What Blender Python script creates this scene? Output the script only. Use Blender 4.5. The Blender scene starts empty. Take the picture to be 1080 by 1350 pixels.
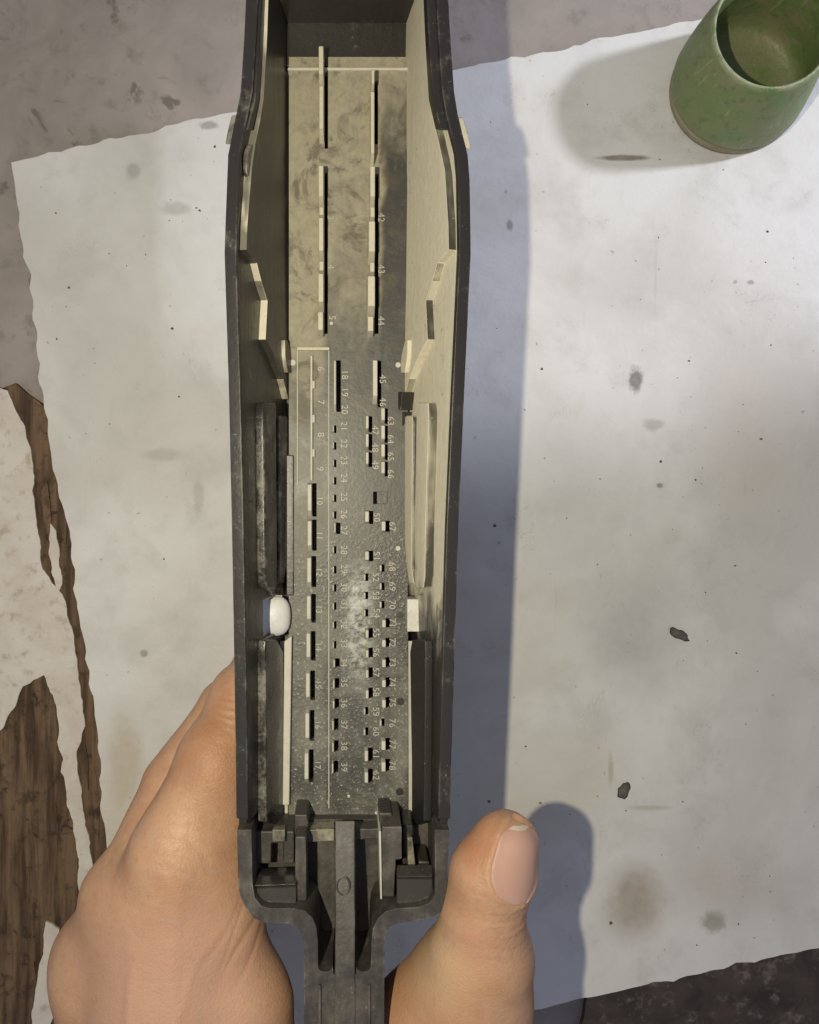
import bpy, bmesh, math, random
import numpy as np
from mathutils import Vector, Matrix
from mathutils.bvhtree import BVHTree

random.seed(7)
rng = np.random.default_rng(7)
sc = bpy.context.scene
COL = sc.collection
CM = 0.01
# ------------------------------------------------------------------ camera, light, exposure
FPX, OX, OY, HC = 1200.0, 460.0, 640.0, 36.0      # focal length (px of 1080), optical centre, height over the board (cm)
cam = bpy.data.cameras.new('camera')
cam.sensor_fit = 'HORIZONTAL'; cam.sensor_width = 36.0
cam.lens = 36.0 * FPX / 1080.0
cam.shift_x = (540 - OX) / 1080.0
cam.shift_y = -(675 - OY) / 1080.0
cam.clip_start = 0.005; cam.clip_end = 50
camo = bpy.data.objects.new('camera', cam); COL.objects.link(camo)
camo.location = (0, 0, HC * CM)
sc.camera = camo

w = bpy.data.worlds.new('World'); sc.world = w; w.use_nodes = True
w.node_tree.nodes['Background'].inputs[0].default_value = (0.74, 0.78, 1.0, 1)
w.node_tree.nodes['Background'].inputs[1].default_value = 0.33

def lamp(name, kind, loc, energy, color, radius, **kw):
    l = bpy.data.lights.new(name, kind); l.energy = energy; l.color = color; l.shadow_soft_size = radius
    for k, v in kw.items(): setattr(l, k, v)
    o = bpy.data.objects.new(name, l); COL.objects.link(o); o.location = loc
    return o
# the phone's own torch, left of the lens
lamp('phone_torch', 'POINT', (-0.057, 0.0, 0.38), 3.9, (1.0, 0.905, 0.655), 0.0030)
# the room's lamp, up on the right
rl = lamp('room_lamp', 'SPOT', (0.152 + 0.50, 0.155 + 0.15, 0.50), 18.0, (0.88, 0.89, 1.0), 0.028, spot_size=math.radians(21), spot_blend=0.13)
rl.rotation_euler = (Vector((0.145, 0.165, 0)) - rl.location).to_track_quat('-Z', 'Y').to_euler()

sc.view_settings.view_transform = 'Standard'; sc.view_settings.look = 'None'
sc.view_settings.exposure = 0.0; sc.view_settings.gamma = 1.0; sc.view_settings.use_curve_mapping = False
sc.cycles.use_denoising = True
sc.cycles.max_bounces = 5; sc.cycles.diffuse_bounces = 3; sc.cycles.glossy_bounces = 2; sc.cycles.transmission_bounces = 2
sc.cycles.adaptive_threshold = 0.03

# ------------------------------------------------------------------ helpers
def P(px, py, d):
    """a measured point at depth d (cm under the lens) -> metres"""
    return ((px - OX) / FPX * d * CM, -(py - OY) / FPX * d * CM, (HC - d) * CM)

def link(name, me, mat, parent=None, smooth=False):
    o = bpy.data.objects.new(name, me); COL.objects.link(o)
    if mat is not None:
        me.materials.clear(); me.materials.append(mat)
    if parent is not None: o.parent = parent
    if smooth:
        me.polygons.foreach_set('use_smooth', [True] * len(me.polygons))
    return o

def mesh(name, verts, faces):
    me = bpy.data.meshes.new(name); me.from_pydata([tuple(v) for v in verts], [], faces); me.validate(); me.update()
    bm = bmesh.new(); bm.from_mesh(me); bmesh.ops.remove_doubles(bm, verts=bm.verts, dist=1e-6)
    bmesh.ops.recalc_face_normals(bm, faces=bm.faces); bm.to_mesh(me); bm.free()
    return me

def bevel(o, wcm=0.03, seg=2, ang=35):
    m = o.modifiers.new('bevel', 'BEVEL'); m.width = wcm * CM; m.segments = seg; m.limit_method = 'ANGLE'; m.angle_limit = math.radians(ang)
    o.data.polygons.foreach_set('use_smooth', [True] * len(o.data.polygons))
    m.harden_normals = False
    o.modifiers.new('wn', 'WEIGHTED_NORMAL')
    return o

def prism(name, poly, d0, d1, mat, parent, bev=0.03, taper=0.0):
    """poly: measured outline of the top face; vertical sides from depth d0 down to d1"""
    top = [P(q[0], q[1], q[2] if len(q) > 2 else d0) for q in poly]
    cx = sum(p[0] for p in top) / len(top); cy = sum(p[1] for p in top) / len(top)
    bot = [(cx + (p[0] - cx) * (1 + taper), cy + (p[1] - cy) * (1 + taper), (HC - d1) * CM) for p in top]
    n = len(top)
    faces = [tuple(range(n)), tuple(range(2 * n - 1, n - 1, -1))] + [(i, (i + 1) % n, n + (i + 1) % n, n + i) for i in range(n)]
    o = link(name, mesh(name, top + bot, faces), mat, parent)
    if bev: bevel(o, bev)
    return o

def rect(x0, y0, x1, y1): return [(x0, y0), (x1, y0), (x1, y1), (x0, y1)]

def tag(o, label, cat, group=None, kind=None):
    o['label'] = label
    if cat: o['category'] = cat
    if group: o['group'] = group
    if kind: o['kind'] = kind
    return o

# ------------------------------------------------------------------ materials
class NT:
    def __init__(s, name):
        s.m = bpy.data.materials.new(name); s.m.use_nodes = True
        s.t = s.m.node_tree; s.b = s.t.nodes['Principled BSDF']
        tc = s.n('ShaderNodeTexCoord'); s.co = tc.outputs['Object']
    def n(s, k, **kw):
        x = s.t.nodes.new(k)
        for a, v in kw.items(): setattr(x, a, v)
        return x
    def l(s, a, b): s.t.links.new(a, b)
    def put(s, sock, v):
        if hasattr(v, 'is_linked') or isinstance(v, bpy.types.NodeSocket): s.l(v, sock)
        else: sock.default_value = v
    def noise(s, scale, detail=4, rough=0.55, dist=0.0, co=None):
        x = s.n('ShaderNodeTexNoise'); s.l(co or s.co, x.inputs['Vector'])
        x.inputs['Scale'].default_value = scale; x.inputs['Detail'].default_value = detail
        x.inputs['Roughness'].default_value = rough; x.inputs['Distortion'].default_value = dist
        return x.outputs['Fac']
    def math(s, op, a, b=0.0, c=0.0, clamp=False):
        x = s.n('ShaderNodeMath', operation=op); x.use_clamp = clamp
        s.put(x.inputs[0], a); s.put(x.inputs[1], b); s.put(x.inputs[2], c)
        return x.outputs[0]
    def step(s, v, a, b):
        x = s.n('ShaderNodeMapRange', interpolation_type='SMOOTHSTEP')
        s.put(x.inputs[0], v); x.inputs[1].default_value = a; x.inputs[2].default_value = b
        return x.outputs[0]
    def mix(s, f, a, b):
        x = s.n('ShaderNodeMix', data_type='RGBA')
        s.put(x.inputs[0], f)
        for i, v in ((6, a), (7, b)):
            if isinstance(v, tuple): x.inputs[i].default_value = (*v, 1) if len(v) == 3 else v
            else: s.l(v, x.inputs[i])
        return x.outputs[2]
    def xyz(s):
        x = s.n('ShaderNodeSeparateXYZ'); s.l(s.co, x.inputs[0]); return x.outputs
    def bump(s, h, strength=0.3, dist=0.001):
        x = s.n('ShaderNodeBump'); s.l(h, x.inputs['Height']); x.inputs['Strength'].default_value = strength; x.inputs['Distance'].default_value = dist
        s.l(x.outputs[0], s.b.inputs['Normal'])
    def finish(s, col, rough, spec=0.5):
        s.put(s.b.inputs['Base Color'], col if not isinstance(col, tuple) else (*col, 1))
        s.put(s.b.inputs['Roughness'], rough); s.b.inputs['Specular IOR Level'].default_value = spec
        return s.m

def scratch(t, sx, sy, scale):
    mp = t.n('ShaderNodeMapping'); t.l(t.co, mp.inputs[0]); mp.inputs['Scale'].default_value = (sx, sy, sx)
    return t.noise(scale, 3, 0.6, 0.0, mp.outputs[0])

BLACK = (0.022, 0.020, 0.018); DUST = (0.42, 0.385, 0.30); SOIL = (0.20, 0.18, 0.13)

def worn(t, col, noise, tint=(0.30, 0.285, 0.25), amount=0.6, radius=0.0007):
    """paler, rubbed plastic along the arrises"""
    bv = t.n('ShaderNodeBevel', samples=4); bv.inputs['Radius'].default_value = radius
    g = t.n('ShaderNodeNewGeometry'); d = t.n('ShaderNodeVectorMath', operation='DOT_PRODUCT')
    t.l(bv.outputs[0], d.inputs[0]); t.l(g.outputs['True Normal'], d.inputs[1])
    e = t.step(d.outputs['Value'], 0.992, 0.86)
    return t.mix(t.math('MULTIPLY', t.math('MULTIPLY', e, t.step(noise, 0.46, 0.62)), amount), col, tint)

def plastic(name, cover, lo=0.35, hi=0.65, black=BLACK, dust=DUST, gloss=0.38, scale=90):
    """black plastic; cover 0..1 = how much of it is under grey-tan dust"""
    t = NT(name)
    n1 = t.noise(scale, 6, 0.62, 0.4); n2 = t.noise(scale * 7, 4, 0.6); n3 = scratch(t, 1.0, 0.12, 420)
    v = t.math('ADD', t.math('MULTIPLY', n1, 0.7), t.math('MULTIPLY', n2, 0.3))
    v = t.math('ADD', v, t.math('MULTIPLY', t.math('SUBTRACT', n3, 0.5), 0.25))
    v = t.math('ADD', v, cover - 0.5)
    m = t.step(v, lo, hi)
    sp = t.step(t.noise(1500, 2, 0.5), 0.69, 0.74)
    col = t.mix(m, black, t.mix(n2, dust, tuple(c * 0.72 for c in dust)))
    col = t.mix(t.math('MULTIPLY', sp, t.math('MULTIPLY', t.step(n1, 0.4, 0.6), 0.5)), col, (0.42, 0.40, 0.35))
    if name in ('bare_black_plastic', 'worn_charcoal_plastic', 'smeared_black_plastic'): col = worn(t, col, n1)
    t.bump(t.math('ADD', n2, t.math('MULTIPLY', n3, 0.6)), 0.25, 0.0004)
    return t.finish(col, t.math('ADD', t.math('MULTIPLY', m, 0.45), t.math('ADD', gloss, t.math('MULTIPLY', n1, 0.12))), 0.5)

def plate_material():
    t = NT('dusty_plate_plastic')
    x, y, z = t.xyz()
    n1 = t.noise(85, 5, 0.68, 0.9); n2 = t.noise(480, 3, 0.6); n4 = t.noise(30, 3, 0.6, 0.6)
    n6 = scratch(t, 1.0, 0.22, 190)
    wx = t.math('ADD', x, t.math('MULTIPLY', t.math('SUBTRACT', n4, 0.5), 0.012))
    up = t.step(y, 0.018, 0.095)                                   # thick dust settled at the far end
    right = t.step(wx, 0.0080, 0.0115)                             # the strip beside the right wall was wiped
    low = t.step(y, -0.005, -0.05)
    left = t.step(x, -0.006, -0.0085)
    far = t.step(y, 0.095, 0.125)
    c = t.math('ADD', 0.14, t.math('MULTIPLY', up, 0.37))
    c = t.math('ADD', c, t.math('MULTIPLY', left, t.math('ADD', 0.08, t.math('MULTIPLY', t.step(y, 0.0, 0.03), 0.12))))
    k = t.math('MULTIPLY', right, t.math('MULTIPLY', t.math('SUBTRACT', 1.0, low), t.math('SUBTRACT', 1.0, t.math('MULTIPLY', far, 0.7))))
    c = t.math('SUBTRACT', c, t.math('MULTIPLY', k, 0.36))
    c = t.math('ADD', c, t.math('MULTIPLY', low, 0.10))
    v = t.math('ADD', t.math('MULTIPLY', n1, 0.55), t.math('ADD', t.math('MULTIPLY', n4, 0.45), t.math('MULTIPLY', n6, 0.25)))
    v = t.math('ADD', v, t.math('SUBTRACT', c, 0.66))
    m = t.step(v, 0.06, 0.50)
    warm = t.mix(t.step(y, -0.03, 0.06), (0.255, 0.26, 0.23), (0.40, 0.355, 0.25))
    col = t.mix(m, (0.042, 0.041, 0.036), t.mix(n2, warm, (0.20, 0.19, 0.15)))
    n5 = t.noise(1000, 3, 0.65)
    lowb = t.step(y, 0.0, -0.03)
    sp = t.math('MULTIPLY', t.step(n5, 0.56, 0.70), t.math('ADD', 0.06, t.math('MULTIPLY', lowb, 0.62)))
    col = t.mix(sp, col, (0.42, 0.415, 0.375))
    dk = t.math('MULTIPLY', t.step(n5, 0.45, 0.32), t.math('MULTIPLY', lowb, 0.75))
    col = t.mix(dk, col, (0.09, 0.088, 0.075))
    # greasy brown stains
    bl = t.step(t.noise(62, 4, 0.72, 1.2), 0.50, 0.66)
    col = t.mix(t.math('MULTIPLY', bl, t.math('MULTIPLY', t.math('SUBTRACT', 1.0, lowb), 0.72)), col, (0.085, 0.072, 0.048))
    bs = t.step(t.noise(170, 4, 0.7, 0.8), 0.58, 0.69)
    col = t.mix(t.math('MULTIPLY', bs, 0.62), col, (0.10, 0.088, 0.065))
    # pale speckled patch, low in the middle
    pl = t.math('MULTIPLY', t.step(t.math('ABSOLUTE', t.math('SUBTRACT', x, 0.003)), 0.0065, 0.001), t.math('MULTIPLY', t.step(y, -0.018, -0.034), t.step(y, -0.068, -0.05)))
    col = t.mix(t.math('MULTIPLY', pl, t.step(n2, 0.30, 0.75)), col, (0.44, 0.45, 0.43))
    t.bump(t.math('ADD', t.math('MULTIPLY', n2, 0.4), t.math('MULTIPLY', n5, t.math('ADD', 0.15, lowb))), 0.30, 0.0005)
    return t.finish(col, t.math('ADD', 0.40, t.math('MULTIPLY', m, 0.3)), 0.5)

def wall_material(name, cover, up_face_tone=False):
    """side walls: caked dust over the upper two thirds, bare black near the plug end;
    up_face_tone: pale dust on faces that look up also paints in the light they catch"""
    t = NT(name)
    x, y, z = t.xyz()
    n1 = t.noise(60, 5, 0.64, 0.6); n2 = t.noise(420, 3, 0.6); n3 = scratch(t, 1.0, 0.10, 500); n4 = scratch(t, 1.0, 0.25, 130)
    c = t.step(t.math('ADD', y, t.math('MULTIPLY', t.math('SUBTRACT', n1, 0.5), 0.03)), -0.055, -0.010)
    v = t.math('ADD', t.math('MULTIPLY', n1, 0.45), t.math('ADD', t.math('MULTIPLY', n3, 0.25), t.math('MULTIPLY', n4, 0.42)))
    v = t.math('ADD', v, t.math('SUBTRACT', t.math('MULTIPLY', c, 0.66), 0.53))
    m = t.math('MULTIPLY', t.step(v, 0.14, 0.52), cover)
    if up_face_tone == 'bare':
        g = t.n('ShaderNodeNewGeometry'); s3 = t.n('ShaderNodeSeparateXYZ'); t.l(g.outputs['True Normal'], s3.inputs[0])
        m = t.math('MULTIPLY', m, t.math('SUBTRACT', 1.0, t.math('MULTIPLY', t.step(s3.outputs[2], 0.55, 0.85), t.math('ADD', 0.45, t.math('MULTIPLY', t.step(n4, 0.3, 0.6), 0.5)))))
    elif up_face_tone:
        g = t.n('ShaderNodeNewGeometry'); s3 = t.n('ShaderNodeSeparateXYZ'); t.l(g.outputs['True Normal'], s3.inputs[0])
        up = t.math('MULTIPLY', t.step(s3.outputs[2], 0.55, 0.85), t.math('ADD', 0.25, t.math('MULTIPLY', t.step(n4, 0.38, 0.58), 0.75)))  # ledges made paler: the light on them put into the dust colour
        m = t.math('MAXIMUM', m, t.math('MULTIPLY', up, c))
    col = t.mix(m, (0.022, 0.020, 0.018), t.mix(n2, (0.68, 0.635, 0.50), (0.54, 0.50, 0.385)))
    st = t.step(t.noise(90, 4, 0.7, 1.0), 0.62, 0.72)
    col = t.mix(t.math('MULTIPLY', st, 0.45), col, (0.16, 0.14, 0.10))
    sp = t.step(t.noise(1400, 2, 0.5), 0.71, 0.76)
    col = t.mix(t.math('MULTIPLY', sp, 0.6), col, (0.5, 0.48, 0.42))
    t.bump(t.math('ADD', n2, n3), 0.3, 0.0005)
    return t.finish(col, t.math('ADD', 0.20, t.math('ADD', t.math('MULTIPLY', n4, 0.25), t.math('MULTIPLY', m, 0.45))), 0.5)

M_PLATE = plate_material()
M_WALLS = {-1: wall_material('left_wall_plastic', 0.045, True), 1: wall_material('dusty_wall_plastic', 1.0)}
M_BARE = wall_material('wiped_edge_plastic', 1.0, 'bare')
M_WALL = M_WALLS[1]
M_CLEAN = plastic('bare_black_plastic', 0.34, 0.40, 0.80, gloss=0.34)
M_FRAME = plastic('worn_charcoal_plastic', 0.48, 0.35, 0.85, black=(0.040, 0.036, 0.033), dust=(0.165, 0.145, 0.122), gloss=0.36)
M_RIB = plastic('dust_capped_plastic', 0.72, 0.25, 0.6, dust=(0.62, 0.585, 0.46))
M_RIBLOW = plastic('thinly_dusted_plastic', 0.68, 0.25, 0.65, dust=(0.60, 0.585, 0.51), gloss=0.28)
M_LEDGE = plastic('dusted_liner_plastic', 0.52, 0.3, 0.8, dust=(0.5, 0.46, 0.36), gloss=0.3)
M_SMEAR = plastic('smeared_black_plastic', 0.50, 0.42, 0.80, dust=(0.34, 0.32, 0.27), gloss=0.22, scale=140)
M_GLOSS = plastic('polished_latch_plastic', 0.42, 0.40, 0.95, black=(0.045, 0.040, 0.035), dust=(0.17, 0.15, 0.125), gloss=0.10)
M_DARK = plastic('deep_black_plastic', 0.12, 0.45, 0.9, black=(0.016, 0.015, 0.014), gloss=0.45)
def ink():
    t = NT('moulded_numeral_plastic'); n = t.noise(700, 3)
    return t.finish(t.mix(n, (0.20, 0.195, 0.165), (0.58, 0.56, 0.48)), 0.5)
M_NUM = ink()

def board_material():
    t = NT('grubby_white_board')
    big = t.noise(9, 5, 0.6, 0.4); mid = t.noise(40, 5, 0.65, 0.3); fine = t.noise(260, 5, 0.65)
    col = t.mix(t.step(big, 0.36, 0.64), (0.63, 0.63, 0.62), (0.52, 0.51, 0.485))
    col = t.mix(t.math('MULTIPLY', t.step(mid, 0.46, 0.72), 0.48), col, (0.43, 0.42, 0.395))
    col = t.mix(t.math('MULTIPLY', t.step(fine, 0.60, 0.78), 0.25), col, (0.40, 0.39, 0.37))
    stk = scratch(t, 0.5, 0.5, 70)
    # shaped marks and the phone's soft shadow, painted in: where (px), size (px), colour, strength
    marks = [(830, 825, 75, 95, (0.36, 0.37, 0.36), .62), (735, 640, 100, 130, (0.44, 0.44, 0.45), .42),  # the second, wide grey one is the phone's cast shadow put into the colour
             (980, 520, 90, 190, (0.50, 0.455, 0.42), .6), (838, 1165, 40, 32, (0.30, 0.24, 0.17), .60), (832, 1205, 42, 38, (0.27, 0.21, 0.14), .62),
             (965, 1170, 100, 45, (0.47, 0.42, 0.39), .55), (940, 1215, 18, 16, (0.25, 0.23, 0.18), .7), (838, 500, 11, 17, (0.15, 0.13, 0.12), .85),
             (862, 560, 14, 9, (0.33, 0.32, 0.30), .6), (165, 1010, 26, 60, (0.42, 0.36, 0.25), .6), (150, 1075, 35, 60, (0.50, 0.44, 0.33), .5),
             (175, 225, 10, 12, (0.30, 0.30, 0.28), .6), (275, 165, 16, 6, (0.22, 0.22, 0.2), .7), (230, 275, 22, 10, (0.34, 0.34, 0.32), .55),
             (700, 1080, 70, 60, (0.50, 0.47, 0.38), .45), (780, 1010, 50, 60, (0.50, 0.47, 0.38), .45), (822, 208, 38, 4, (0.17, 0.15, 0.11), .8),
             (215, 600, 30, 9, (0.36, 0.35, 0.32), .55), (262, 655, 8, 26, (0.36, 0.35, 0.32), .5), (190, 862, 6, 6, (0.2, 0.2, 0.19), .7),
             (870, 640, 5, 4, (0.2, 0.19, 0.18), .8), (672, 297, 5, 8, (0.2, 0.19, 0.19), .7), (990, 372, 5, 3, (0.2, 0.19, 0.18), .7),
             (805, 1015, 4, 22, (0.34, 0.31, 0.25), .5), (855, 1065, 30, 4, (0.38, 0.35, 0.28), .5), (170, 1110, 60, 40, (0.5, 0.45, 0.36), .4)]
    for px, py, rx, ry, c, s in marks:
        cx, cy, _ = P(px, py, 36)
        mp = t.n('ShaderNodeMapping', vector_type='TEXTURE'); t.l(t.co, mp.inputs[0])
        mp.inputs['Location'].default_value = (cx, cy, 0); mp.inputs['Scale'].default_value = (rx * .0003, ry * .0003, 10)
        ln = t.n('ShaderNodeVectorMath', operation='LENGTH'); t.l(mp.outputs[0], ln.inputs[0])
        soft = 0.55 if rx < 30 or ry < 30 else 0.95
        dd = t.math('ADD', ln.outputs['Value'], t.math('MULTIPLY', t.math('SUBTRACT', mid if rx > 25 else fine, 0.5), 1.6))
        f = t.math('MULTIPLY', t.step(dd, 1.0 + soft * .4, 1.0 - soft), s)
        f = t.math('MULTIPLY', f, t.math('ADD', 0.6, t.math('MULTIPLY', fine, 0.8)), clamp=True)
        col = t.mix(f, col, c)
    ck = t.step(t.math('ABSOLUTE', t.math('SUBTRACT', t.noise(14, 5, 0.7, 0.8), 0.52)), 0.0035, 0.0)
    col = t.mix(t.math('MULTIPLY', ck, t.math('MULTIPLY', t.step(mid, 0.48, 0.62), 0.45)), col, (0.33, 0.31, 0.28))
    mpx = t.n('ShaderNodeMapping'); t.l(t.co, mpx.inputs[0]); mpx.inputs['Rotation'].default_value = (0, 0, 0.7); mpx.inputs['Scale'].default_value = (1.0, 0.07, 1.0)
    scf = t.step(t.noise(210, 3, 0.6, 0.3, mpx.outputs[0]), 0.66, 0.74)
    col = t.mix(t.math('MULTIPLY', scf, t.math('MULTIPLY', t.step(big, 0.45, 0.6), 0.35)), col, (0.38, 0.365, 0.34))
    sp = t.step(t.noise(330, 2, 0.4), 0.735, 0.77)
    col = t.mix(t.math('MULTIPLY', sp, 0.55), col, (0.22, 0.21, 0.19))
    t.bump(t.math('ADD', t.math('MULTIPLY', mid, 1.5), t.math('MULTIPLY', fine, 0.5)), 0.25, 0.0012)
    return t.finish(col, t.math('ADD', 0.45, t.math('MULTIPLY', mid, 0.2)), 0.35)
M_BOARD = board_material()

def blotchy(name, a, b, c, s1, s2, rough, bumpd=0.001, stretch=None, dark=None):
    t = NT(name)
    n1 = t.noise(s1, 6, 0.65, 0.5); n2 = t.noise(s2, 5, 0.65)
    if stretch: n1 = scratch(t, *stretch)
    col = t.mix(t.step(n1, 0.32, 0.68), a, b)
    col = t.mix(t.math('MULTIPLY', t.step(n2, 0.52, 0.72), 0.75), col, c)
    if dark is not None: col = t.mix(t.step(t.noise(s1 * 2.3, 4, 0.6, 1.0), 0.60, 0.70), col, dark)
    t.bump(t.math('ADD', n1, t.math('MULTIPLY', n2, 0.6)), 0.5, bumpd)
    return t.finish(col, rough, 0.3)
M_FLOOR = blotchy('stained_concrete', (0.25, 0.225, 0.205), (0.32, 0.285, 0.265), (0.20, 0.18, 0.155), 24, 110, 0.8, dark=(0.16, 0.14, 0.12))
M_WOOD = blotchy('weathered_brown_wood', (0.05, 0.030, 0.017), (0.15, 0.095, 0.055), (0.025, 0.016, 0.010), 60, 170, 0.75, 0.003, stretch=(1.0, 0.09, 330), dark=(0.04, 0.025, 0.016))
M_CHAR = blotchy('dark_wet_wood', (0.030, 0.022, 0.020), (0.06, 0.045, 0.04), (0.16, 0.13, 0.12), 70, 160, 0.55)
M_FLAKE = blotchy('peeling_white_layer', (0.58, 0.55, 0.505), (0.50, 0.455, 0.40), (0.36, 0.29, 0.22), 50, 200, 0.7)
M_CRUMB = blotchy('dark_grit', (0.09, 0.08, 0.07), (0.14, 0.125, 0.11), (0.06, 0.055, 0.05), 300, 900, 0.8)
def cup_mat(name, a, b, c):
    t = NT(name); x, y, z = t.xyz(); n1 = t.noise(70, 5, 0.6, 0.6); n2 = t.noise(260, 5, 0.65); n3 = scratch(t, 1.0, 1.0, 600)
    col = t.mix(t.step(n1, 0.35, 0.65), a, b)
    col = t.mix(t.math('MULTIPLY', t.step(t.noise(48, 4, 0.6, 1.0), 0.56, 0.64), 0.85), col, c)
    col = t.mix(t.math('MULTIPLY', t.step(n2, 0.52, 0.72), 0.55), col, (0.055, 0.062, 0.03))
    mp = t.n('ShaderNodeMapping'); t.l(t.co, mp.inputs[0]); mp.inputs['Scale'].default_value = (1, 1, 0.08); mp.inputs['Rotation'].default_value = (0.5, 0.3, 0)
    sc_ = t.step(t.noise(520, 2, 0.5, 0.2, mp.outputs[0]), 0.66, 0.72)
    col = t.mix(t.math('MULTIPLY', sc_, 0.45), col, (0.30, 0.32, 0.20))
    rim = t.math('MULTIPLY', t.step(z, 0.0385, 0.0408), t.step(n2, 0.35, 0.6))
    col = t.mix(t.math('MULTIPLY', rim, 0.7), col, (0.34, 0.36, 0.24))
    base = t.math('MULTIPLY', t.step(t.math('ADD', z, t.math('MULTIPLY', n1, 0.012)), 0.018, 0.010), t.step(n2, 0.3, 0.6))
    col = t.mix(t.math('MULTIPLY', base, 0.6), col, (0.24, 0.215, 0.14))
    t.bump(t.math('ADD', n2, t.math('MULTIPLY', n1, 2.0)), 0.35, 0.0012)
    return t.finish(col, t.math('ADD', 0.30, t.math('MULTIPLY', n1, 0.35)), 0.45)
M_CUP = cup_mat('scuffed_green_plastic', (0.115, 0.185, 0.055), (0.165, 0.195, 0.085), (0.20, 0.195, 0.115))
M_CUPFOOT = cup_mat('dirty_cup_foot', (0.20, 0.18, 0.12), (0.15, 0.15, 0.08), (0.25, 0.22, 0.16))

def skin_material():
    t = NT('skin')
    x, y, z = t.xyz()
    n1 = t.noise(55, 4, 0.55, 0.3); n2 = t.noise(420, 4, 0.6); n3 = t.noise(1300, 3, 0.5)
    col = t.mix(t.step(n1, 0.30, 0.70), (0.39, 0.213, 0.122), (0.48, 0.29, 0.178))
    col = t.mix(t.math('MULTIPLY', t.step(n2, 0.45, 0.75), 0.42), col, (0.38, 0.17, 0.09))
    # redder over the thumb joint
    def red(px, py, d, r, c, s):
        nonlocal col
        mp = t.n('ShaderNodeMapping', vector_type='TEXTURE'); t.l(t.co, mp.inputs[0])
        mp.inputs['Location'].default_value = P(px, py, d); mp.inputs['Scale'].default_value = (r * CM,) * 3
        ln = t.n('ShaderNodeVectorMath', operation='LENGTH'); t.l(mp.outputs[0], ln.inputs[0])
        dd = t.math('ADD', ln.outputs['Value'], t.math('MULTIPLY', t.math('SUBTRACT', n1, 0.5), 0.8))
        col = t.mix(t.math('MULTIPLY', t.step(dd, 1.1, 0.2), s), col, c)
    red(230, 1330, 26.0, 4.2, (0.50, 0.30, 0.215), .75)
    red(575, 1260, 25.5, 1.8, (0.55, 0.375, 0.22), .75)
    red(640, 1255, 24.0, 1.1, (0.50, 0.25, 0.17), .5)
    red(625, 1110, 24.6, 0.9, (0.42, 0.185, 0.095), .6)
    red(270, 1000, 26.0, 1.6, (0.36, 0.175, 0.080), .62)
    red(290, 930, 27.0, 1.3, (0.33, 0.145, 0.062), .65)
    fr = t.step(t.noise(240, 3, 0.6, 0.6), 0.60, 0.72); col = t.mix(t.math('MULTIPLY', fr, 0.30), col, (0.36, 0.17, 0.10))
    vn = t.step(t.math('ABSOLUTE', t.math('SUBTRACT', t.noise(38, 2, 0.5, 0.8), 0.5)), 0.03, 0.0); col = t.mix(t.math('MULTIPLY', vn, 0.16), col, (0.36, 0.27, 0.24))
    vor = t.n('ShaderNodeTexVoronoi', feature='DISTANCE_TO_EDGE'); t.l(t.co, vor.inputs['Vector']); vor.inputs['Scale'].default_value = 620
    mp = t.n('ShaderNodeMapping'); t.l(t.co, mp.inputs[0]); mp.inputs['Rotation'].default_value = (0, 0, 0.35); mp.inputs['Scale'].default_value = (0.25, 1.0, 0.4)
    cre = t.noise(330, 3, 0.6, 0.3, mp.outputs[0])
    h = t.math('ADD', t.math('MULTIPLY', t.step(vor.outputs['Distance'], 0.0, 0.12), 0.20), t.math('ADD', t.math('MULTIPLY', n3, 0.7), t.math('MULTIPLY', cre, 0.9)))
    t.bump(h, 0.30, 0.0007)
    t.b.inputs['Subsurface Weight'].default_value = 0.10
    t.b.inputs['Subsurface Radius'].default_value = (1.0, 0.35, 0.2)
    t.b.inputs['Subsurface Scale'].default_value = 0.003
    return t.finish(col, t.math('ADD', 0.42, t.math('MULTIPLY', n2, 0.2)), 0.45)
M_SKIN = skin_material()
def nail_material():
    t = NT('fingernail'); n = t.noise(90, 3, 0.5)
    mp = t.n('ShaderNodeMapping'); t.l(t.co, mp.inputs[0]); mp.inputs['Scale'].default_value = (1, 0.05, 1)
    r = t.noise(900, 2, 0.5, 0, mp.outputs[0])
    col = t.mix(n, (0.43, 0.255, 0.20), (0.48, 0.30, 0.24))
    t.bump(r, 0.12, 0.0003)
    t.b.inputs['Subsurface Weight'].default_value = 0.12; t.b.inputs['Subsurface Scale'].default_value = 0.002
    return t.finish(col, 0.5, 0.4)
M_NAIL = nail_material()
M_NAILTIP = blotchy('nail_free_edge', (0.60, 0.50, 0.40), (0.50, 0.40, 0.31), (0.30, 0.22, 0.16), 300, 900, 0.45, 0.0003)

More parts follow.
